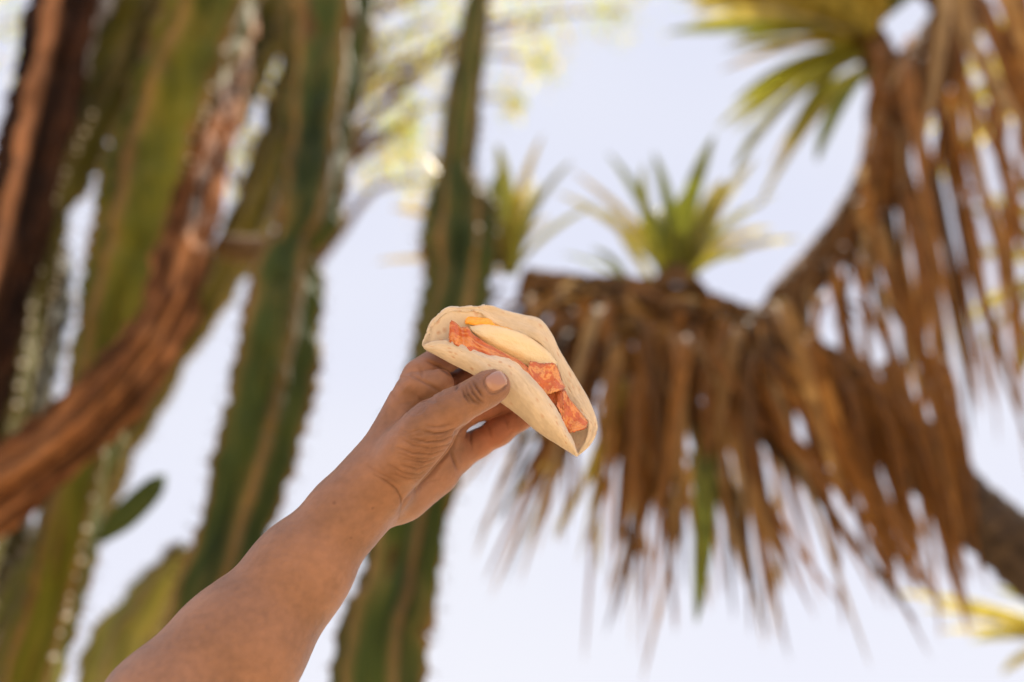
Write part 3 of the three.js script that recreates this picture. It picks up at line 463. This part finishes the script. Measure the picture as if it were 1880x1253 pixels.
{
  const { pos, idx } = surfaceNets(0.85), n = pos.length / 3, col = new Float32Array(n * 3), uv = new Float32Array(n * 2);
  const base = V(0.2, 0, 0), ax = q(684, 893, -2).sub(q(440, 1196, 38)).normalize(), a0 = q(440, 1196, 38), side = V(0, 0, 1).cross(ax).normalize(), front = ax.clone().cross(side);
  const nailC = q(909, 703, 28), nailAxis = q(...z2(700, 622), 26).sub(q(...z2(585, 690), 26)).normalize(), nailSide = V(0, 0, 1).cross(nailAxis).normalize(), thumbTip = q(909, 708, 21), tips = groups.slice(2, 6).map((g) => g.prims[g.prims.length - 1].b), palmC = q(830, 860, -20);
  for (let i = 0; i < n; i++) {
    let x = pos[i * 3], y = pos[i * 3 + 1], z = pos[i * 3 + 2];
    const hand = y > -200 && z < -560;
    let dark = 0, off = 0; const nrm = gradAt(x, y, z);
    if (nrm.z > 0.02 && hand) {
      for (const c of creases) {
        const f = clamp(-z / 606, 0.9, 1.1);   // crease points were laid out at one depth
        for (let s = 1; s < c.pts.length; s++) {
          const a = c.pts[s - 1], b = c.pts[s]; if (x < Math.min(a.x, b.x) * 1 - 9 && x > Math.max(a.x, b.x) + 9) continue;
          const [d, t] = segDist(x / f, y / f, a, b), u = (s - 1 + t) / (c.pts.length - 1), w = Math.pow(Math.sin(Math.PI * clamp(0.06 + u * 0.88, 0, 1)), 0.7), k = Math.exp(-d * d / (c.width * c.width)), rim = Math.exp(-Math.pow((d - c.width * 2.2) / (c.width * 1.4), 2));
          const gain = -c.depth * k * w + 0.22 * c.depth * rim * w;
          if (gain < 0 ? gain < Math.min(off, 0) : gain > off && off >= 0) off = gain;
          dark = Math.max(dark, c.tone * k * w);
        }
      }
    }
    { const na = (x - nailC.x) * nailAxis.x + (y - nailC.y) * nailAxis.y, nb = (x - nailC.x) * nailSide.x + (y - nailC.y) * nailSide.y; if (nrm.z > 0 && z > -612 && Math.abs(na) < 12 && Math.abs(nb) < 12) { const e = Math.pow(Math.pow(Math.abs(na / 5.7), 3) + Math.pow(Math.abs(nb / 5.6), 3), 1 / 3); off += -0.35 * (1 - smooth(e, 0.85, 1.0)) - 0.45 * Math.exp(-Math.pow((e - 1.03) / 0.07, 2)) + 0.28 * Math.exp(-Math.pow((e - 1.24) / 0.12, 2)) * (na > 4 ? 0.2 : 1); dark = Math.max(dark, 0.4 * Math.exp(-Math.pow((e - 1.04) / 0.07, 2))); } }
    off += 0.10 * fbm(x * 0.25, y * 0.25, z * 0.25, 3) * 2;
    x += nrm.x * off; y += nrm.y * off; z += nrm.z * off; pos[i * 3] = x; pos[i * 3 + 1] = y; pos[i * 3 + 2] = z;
    const p = V(x, y, z), r = p.clone().sub(a0), along = r.dot(ax), th = Math.atan2(r.dot(side), r.dot(front));
    uv[i * 2] = th * 0.032; uv[i * 2 + 1] = along * 0.001;
    // colour of the skin itself: tanned forearm and back, redder fingers and knuckles, paler palm
    const n1 = fbm(x * 0.035, y * 0.035, z * 0.035, 3), n2 = fbm(x * 0.22, y * 0.22, z * 0.22, 3);
    let c = [0.47, 0.245, 0.142];
    const along01 = smooth(along, 60, 190); c = mix3(c, [0.43, 0.215, 0.125], along01);
    let red = 0; for (const t of tips) red = Math.max(red, 1 - smooth(p.distanceTo(t), 30, 72));
    if (along > 150) c = mix3(c, [0.5, 0.17, 0.09], red * 0.85);
    const palm = smooth(nrm.x * 0.75 - nrm.y * 0.6, 0.45, 0.95) * smooth(along, 135, 175); c = mix3(c, [0.56, 0.3, 0.2], palm * 0.7);
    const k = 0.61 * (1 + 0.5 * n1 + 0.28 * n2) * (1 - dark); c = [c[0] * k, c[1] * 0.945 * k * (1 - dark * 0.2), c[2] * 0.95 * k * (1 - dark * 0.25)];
    if (nrm.z > 0) for (const m of moles) { const d = Math.hypot(x - m.p.x, y - m.p.y); c = mix3(c, [0.16, 0.065, 0.035], 0.75 * (1 - smooth(d, m.r * 0.5, m.r * 1.3))); }
    col.set(c, i * 3);
  }
  const arm = thing('person', 'bare tanned left arm raised from below, its hand pinching the folded tortilla', 'person', V(0, 0, 0));
  const origin = armOrigin.clone().applyMatrix4(EYE_TO_WORLD); arm.position.copy(origin);
  const g = new THREE.BufferGeometry(); g.setAttribute('position', new THREE.Float32BufferAttribute(pos, 3)); g.setAttribute('color', new THREE.BufferAttribute(col, 3)); g.setAttribute('uv', new THREE.BufferAttribute(uv, 2)); g.setIndex(idx);
  g.applyMatrix4(EYE_TO_WORLD); g.translate(-origin.x, -origin.y, -origin.z); g.computeVertexNormals();
  const pores = tex(512, (u, v) => { const a = worley(u, v, 26, 31), b = worley(u, v, 60, 37); return 0.6 * smooth(a[1] - a[0], 0, 0.35) + 0.25 * smooth(b[1] - b[0], 0, 0.4) + 0.3 * tfbm(u, v, 6, 30, 3, 39); }, 1 / 0.026, 1 / 0.026);
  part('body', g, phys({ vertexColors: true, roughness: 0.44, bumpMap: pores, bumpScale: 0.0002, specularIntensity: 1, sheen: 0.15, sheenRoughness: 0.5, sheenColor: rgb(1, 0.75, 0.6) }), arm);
  // thumbnail: a curved plate fitted to the thumb
  const axis = q(...z2(700, 622), 26).sub(q(...z2(585, 690), 26)).normalize(), across = V(0, 0, 1).cross(axis).normalize(), NU = 24, NV = 20;
  const on = (a, b) => { let p = q(909, 703, 60).addScaledVector(axis, a).addScaledVector(across, b); for (let i = 0; i < 40; i++) { const d = field(p.x, p.y, p.z); p.z -= d * 0.9; if (Math.abs(d) < 0.01) break; } return p; };
  const half = 5.6, len = 5.7;
  const plate = gridGeometry(NU, NV, (i, j) => {
    const u = i / NU * 2 - 1, v = j / NV * 2 - 1, squ = Math.sqrt(1 - 0.42 * v * v * (u < 0 ? 1 : 0.55)), a = u * len * squ, b = v * half * (1 - 0.1 * Math.abs(Math.min(0, u)) - 0.06 * u * u);
    const p = on(a, b), edge = Math.max(Math.pow(Math.abs(v), 6), Math.pow(Math.abs(u), 8)), nr = gradAt(p.x, p.y, p.z);
    const lift = u > 0.8 ? 0.35 : 0.2; p.addScaledVector(nr, lift - edge * (u > 0.8 && Math.abs(v) < 0.8 ? 0.15 : 0.6));
    const tip = smooth(u, 0.72, 0.86), lun = 1 - smooth(Math.hypot(u + 1, v * 0.9), 0.35, 0.55);
    return { p, uv: [b, a], c: mix3(mix3([0.36, 0.175, 0.115], [0.42, 0.23, 0.165], lun * 0.5), [0.46, 0.29, 0.2], tip * 0.7) };
  });
  plate.applyMatrix4(EYE_TO_WORLD); plate.translate(-origin.x, -origin.y, -origin.z);
  part('thumbnail', plate, phys({ vertexColors: true, roughness: 0.25, clearcoat: 0.8, clearcoatRoughness: 0.15, side: THREE.DoubleSide }), arm);
}

// ---------------------------------------------------------------- the folded tortilla
{
  const S = [   // F front rim, B fold, R back crest, E back rim (zoomed pixels)
    [106, 386, 115, 402, 104, 384, 106, 388], [195, 360, 200, 442, 138, 304, 150, 312], [310, 360, 310, 502, 180, 214, 196, 226], [400, 388, 410, 552, 290, 124, 300, 146], [500, 432, 500, 603, 405, 118, 410, 145], [600, 465, 590, 690, 515, 112, 520, 155], [700, 480, 665, 775, 600, 106, 606, 198], [780, 510, 755, 842, 720, 148, 725, 250],
    [860, 580, 848, 915, 850, 180, 852, 297], [950, 670, 940, 995, 970, 212, 962, 345], [1030, 770, 1030, 1060, 1055, 318, 1046, 440], [1100, 870, 1100, 1103, 1108, 430, 1103, 525], [1140, 950, 1160, 1142, 1190, 560, 1152, 690], [1180, 1030, 1200, 1166, 1270, 688, 1212, 806], [1212, 1085, 1222, 1181, 1336, 808, 1284, 884], [1236, 1165, 1240, 1191, 1388, 955, 1336, 955], [1244, 1185, 1245, 1194, 1384, 1036, 1335, 1035], [1247, 1190, 1249, 1196, 1335, 1122, 1312, 1105], [1250, 1194, 1252, 1197, 1264, 1184, 1260, 1184]];
  const section = S.map((s, i) => {
    const t = i / (S.length - 1), m = Math.pow(Math.sin(Math.PI * clamp(t, 0.0, 1)), 0.9), fl = (1 - 0.6 * smooth(i, 12.5, 16)) * (1 - 0.4 * (1 - smooth(i, 1, 4))), P = (x, y, z) => { const v = q(...z2(x, y), z); return [v.x, v.y, v.z]; };
    const curl = smooth(i, 5, 8) * (1 - smooth(i, 14, 16)); let [fx, fy, bx, by, rx, ry, ex, ey] = s; if (i < 6) { ex = lerp(rx, ex, 0.4); ey = lerp(ry, ey, 0.4); }
    return [P(fx, fy, 8 * m), P(lerp(fx, bx, 0.18), lerp(fy, by, 0.18), 12 * m), P(lerp(fx, bx, 0.6), lerp(fy, by, 0.6), 13.5 * m), P(bx, by, 5 * m - 1), P(lerp(bx, rx, 0.1), lerp(by, ry, 0.1), -10 * m * fl - 2), P(lerp(bx, rx, 0.5), lerp(by, ry, 0.5), -19 * m * fl - 2.5), P(rx, ry, -18 * m * fl - 2), P(lerp(rx, ex, 0.5), lerp(ry, ey, 0.45), -18 * m * fl - 2 + 4 * m * curl), P(ex, ey, -18 * m * fl - 1.5 + 5 * m * curl)];
  });
  const NT = 180, NVV = 120, mid = [], TH = 0.95;
  for (let i = 0; i <= NT; i++) { const row = [], t = i / NT, sec = section[0].map((_, k) => catmull(section.map((s) => s[k]), t)); for (let j = 0; j <= NVV; j++) { const c = catmull(sec, j / NVV), v = V(c[0], c[1], c[2]); const w = 0.55 * fbm(t * 8, j / NVV * 6, 3, 3) + 0.2 * fbm(t * 26, j / NVV * 22, 8, 3); row.push(v.addScaledVector(V(0.2, 0.1, 0.9), w * 2)); if (j < 7 || j > NVV - 7) { const k = 0.5 * N.noise(t * 38, j > 50 ? 9 : 2, 5); v.y += k; v.x += k * 0.5; } } mid.push(row); }
  const nor = mid.map((row, i) => row.map((p, j) => { const a = mid[Math.max(0, i - 1)][j], b = mid[Math.min(NT, i + 1)][j], c = mid[i][Math.max(0, j - 1)], d = mid[i][Math.min(NVV, j + 1)]; return b.clone().sub(a).cross(d.clone().sub(c)).normalize(); }));
  const RIM = 6, n2 = 2 * (NVV + 1) + 2 * RIM - 2 + 2;
  const around = (i) => { const out = []; const ends = Math.min(1, Math.min(i, NT - i) / 4), th = TH * (0.35 + 0.65 * ends); for (let j = 0; j <= NVV; j++) out.push([mid[i][j].clone().addScaledVector(nor[i][j], th), j]); const rim = (j, s) => { const tn = mid[i][j].clone().sub(mid[i][j - s]).normalize(); for (let k = 1; k < RIM; k++) { const a = Math.PI * k / RIM * 1; out.push([mid[i][j].clone().addScaledVector(nor[i][j], s * Math.cos(a) * th).addScaledVector(tn, Math.sin(a) * th), j]); } }; rim(NVV, 1); for (let j = NVV; j >= 0; j--) out.push([mid[i][j].clone().addScaledVector(nor[i][j], -th), j]); rim(0, -1); out.push(out[0]); return out; };
  const rings = []; for (let i = 0; i <= NT; i++) rings.push(around(i));
  const nn = rings[0].length - 1;
  const c0 = q(920, 730, 0).applyMatrix4(EYE_TO_WORLD), taco = thing('taco', 'folded flour tortilla with egg, bacon and melted cheese held up in the hand', 'taco', c0);
  const put = (g) => { g.applyMatrix4(EYE_TO_WORLD); g.translate(-c0.x, -c0.y, -c0.z); g.computeVertexNormals(); return g; };
  const dough = tex(512, (u, v) => {
    const n = tfbm(u, v, 5, 5, 5, 71), f = tfbm(u, v, 40, 40, 3, 72), w = worley(u + 0.03 * n, v + 0.03 * f, 9, 73), sp = w[0] < 0.17 + 0.12 * (n - 0.5) ? (1 - w[0] / 0.2) : 0, h = hash(Math.floor(u * 9), Math.floor(v * 9), 3);
    const k = 0.93 + 0.16 * (n - 0.5) + 0.07 * (f - 0.5), s = clamp(sp, 0, 1) * 0.6 * smooth(n, 0.42, 0.62);
    return mix3([0.985 * k, 0.925 * k, 0.845 * k], [0.78, 0.55, 0.4], s);
  }, 1 / 0.085, 1 / 0.085, true);
  const doughBump = tex(512, (u, v) => 0.6 * tfbm(u, v, 12, 12, 4, 75) + 0.4 * smooth(worley(u, v, 16, 76)[0], 0.1, 0.7), 1 / 0.06, 1 / 0.06);
  const g = put(gridGeometry(NT, nn, (i, j) => ({ p: rings[i][j][0].clone(), uv: [i / NT * 0.15, rings[i][j][1] / NVV * 0.13 + (j > NVV + 3 ? 0.4 : 0)] }), true));
  part('tortilla', g, phys({ map: dough, bumpMap: doughBump, bumpScale: 0.00035, roughness: 0.75, transmission: 0.3, thickness: 0, side: THREE.DoubleSide, specularIntensity: 0.5 }), taco);

  // fillings: a body between two curves (zoomed pixels) with a depth of its own
  function filling(top, bot, zt, zb, thick, o = {}) {
    const NU = o.nu ?? 90, NV = o.nv ?? 40, face = (u, v) => { const a = catmull(top, u), b = catmull(bot, u), x = lerp(a[0], b[0], v), y = lerp(a[1], b[1], v), zz = lerp(zt, zb, v) + (o.along ? o.along(u, v) : 0), e = Math.pow(clamp(4 * v * (1 - v), 0, 1), o.round ?? 0.5) * Math.pow(clamp(4 * u * (1 - u) * 2.2, 0, 1), 0.5); return [x, y, zz, e]; };
    const G = gridGeometry(NU, 2 * NV, (i, j) => {
      const u = i / NU, back = j > NV, v = back ? (2 * NV - j) / NV : j / NV, [x, y, zz, e] = face(u, v);
      const wave = o.wave ? o.wave(u, v) : 0, jag = o.jag ? o.jag * Math.pow(1 - e, 2) * (N.noise(u * 26 + (o.seed ?? 0), v * 9, 4) + 0.5 * N.noise(u * 60 + (o.seed ?? 0), v * 20, 4)) : 0;
      const p = q(...z2(x + jag, y + jag * 0.8), zz + wave + (back ? -thick * e : thick * e * (o.front ?? 0.6)));
      return { p, uv: [u * 0.1, v * 0.03 + (back ? 0.05 : 0)], c: o.color(u, v) };
    });
    return put(G);
  }
  const egg = filling([[452, 240], [560, 226], [700, 246], [850, 296], [955, 358], [1045, 435], [1100, 505]], [[462, 268], [545, 345], [640, 408], [770, 478], [880, 540], [1000, 560], [1105, 540]], -12, -8, 4.5, { jag: 8, round: 0.45, wave: (u, v) => 0.9 * fbm(u * 7, v * 3, 2) + 0.25 * fbm(u * 30, v * 12, 4), color: (u, v) => { const n = fbm(u * 8, v * 4, 6), e = smooth(v, 0.55, 0.95) + n * 0.6; return mix3([0.80, 0.66, 0.43], [0.72, 0.42, 0.17], clamp(e * 1.05 + 0.25 * (1 - smooth(v, 0.0, 0.14)), 0, 0.75)); } });
  const wet = (r, extra = {}) => phys({ vertexColors: true, roughness: r, clearcoat: 0.35, clearcoatRoughness: 0.3, side: THREE.DoubleSide, ...extra });
  const fleck = tex(256, (u, v) => 0.5 * tfbm(u, v, 20, 20, 4, 81) + 0.5 * worley(u, v, 24, 82)[0], 30, 30);
  part('egg', egg, wet(0.45, { bumpMap: fleck, bumpScale: 0.0003 }), taco);
  part('cheese', filling([[415, 190], [440, 168], [500, 172], [560, 176], [605, 186], [650, 226], [740, 250], [840, 296], [940, 348], [1020, 420], [1070, 480]], [[420, 222], [470, 232], [530, 238], [590, 240], [640, 250], [690, 262], [760, 284], [850, 318], [945, 372], [1030, 448], [1085, 510]], -15, -13, 3.2, { wave: (u, v) => 0.5 * fbm(u * 18, v * 5, 1), jag: 7, color: (u, v) => { const n = fbm(u * 20, v * 6, 9); return mix3([0.95, 0.48, 0.035], [0.88, 0.34, 0.015], clamp(0.5 + n * 2, 0, 1)); } }), wet(0.22, { clearcoat: 0.8 }), taco);
  const baconColor = (seed, fat, dark = 0) => (u, v) => {
    const n = fbm(u * 6 + seed, v * 5, 3, 4), n2 = fbm(u * 22 + seed, v * 16, 5, 3), s = smooth(0.5 + Math.sin(v * 9 + n * 7 + u * 3 + seed) * 0.5, 0.35, 0.75), e = Math.max(1 - smooth(v, 0, 0.09), smooth(v, 0.93, 1), 1 - smooth(u, 0, 0.05), smooth(u, 0.95, 1));
    let c = mix3([0.6, 0.14, 0.03], [0.76, 0.33, 0.1], s * fat); c = mix3(c, [0.36, 0.05, 0.015], clamp(n2 * 1.3 + n * 0.6, 0, 0.55)); c = mix3(c, [0.2, 0.04, 0.015], clamp(e * 0.42 + dark, 0, 0.85)); return c;
  };
  const ripple = (a, f, s) => (u, v) => a * Math.sin(u * f + v * 2 + s) + 0.5 * a * fbm(u * 12 + s, v * 6, 2, 3) * 2 + 0.3 * fbm(u * 34, v * 20, s, 3);
  const meat = wet(0.27, { bumpMap: fleck, bumpScale: 0.0003 });
  const bacon = (...a) => part('bacon', filling(...a), meat, taco);
  bacon([[300, 300], [312, 204], [352, 212], [388, 246], [440, 244], [478, 296], [560, 352], [640, 396], [740, 448], [830, 496], [905, 560]], [[300, 356], [330, 372], [372, 392], [430, 412], [480, 440], [560, 476], [650, 498], [750, 520], [830, 575], [880, 625], [930, 690]], 0, 8, 1.6, { nu: 130, wave: ripple(1.3, 34, 0), jag: 17, seed: 1, along: (u) => -3 * (1 - u), color: baconColor(1, 0.75) });
  bacon([[905, 500], [940, 503], [985, 516], [1030, 513], [1085, 516], [1112, 560], [1132, 630], [1165, 690]], [[870, 585], [905, 650], [950, 700], [985, 735], [1015, 758], [1060, 740], [1110, 725], [1150, 712]], -2.5, 6.5, 1.6, { wave: ripple(0.8, 14, 2), jag: 13, seed: 5, color: baconColor(4, 1) });
  bacon([[1000, 735], [1040, 740], [1090, 722], [1145, 712]], [[1040, 800], [1075, 850], [1115, 880], [1150, 860]], 1, 3, 1.4, { wave: ripple(0.7, 12, 4), jag: 13, seed: 8, color: baconColor(7, 0.3, 0.35) });
  bacon([[1128, 700], [1165, 720], [1195, 775], [1240, 830], [1290, 890], [1332, 950]], [[1100, 830], [1130, 900], [1145, 965], [1160, 1030], [1215, 1030], [1322, 1000]], -4, 5, 1.6, { wave: ripple(0.9, 16, 6), jag: 15, seed: 11, color: baconColor(12, 0.85) });
}
renderer.render(scene, camera);
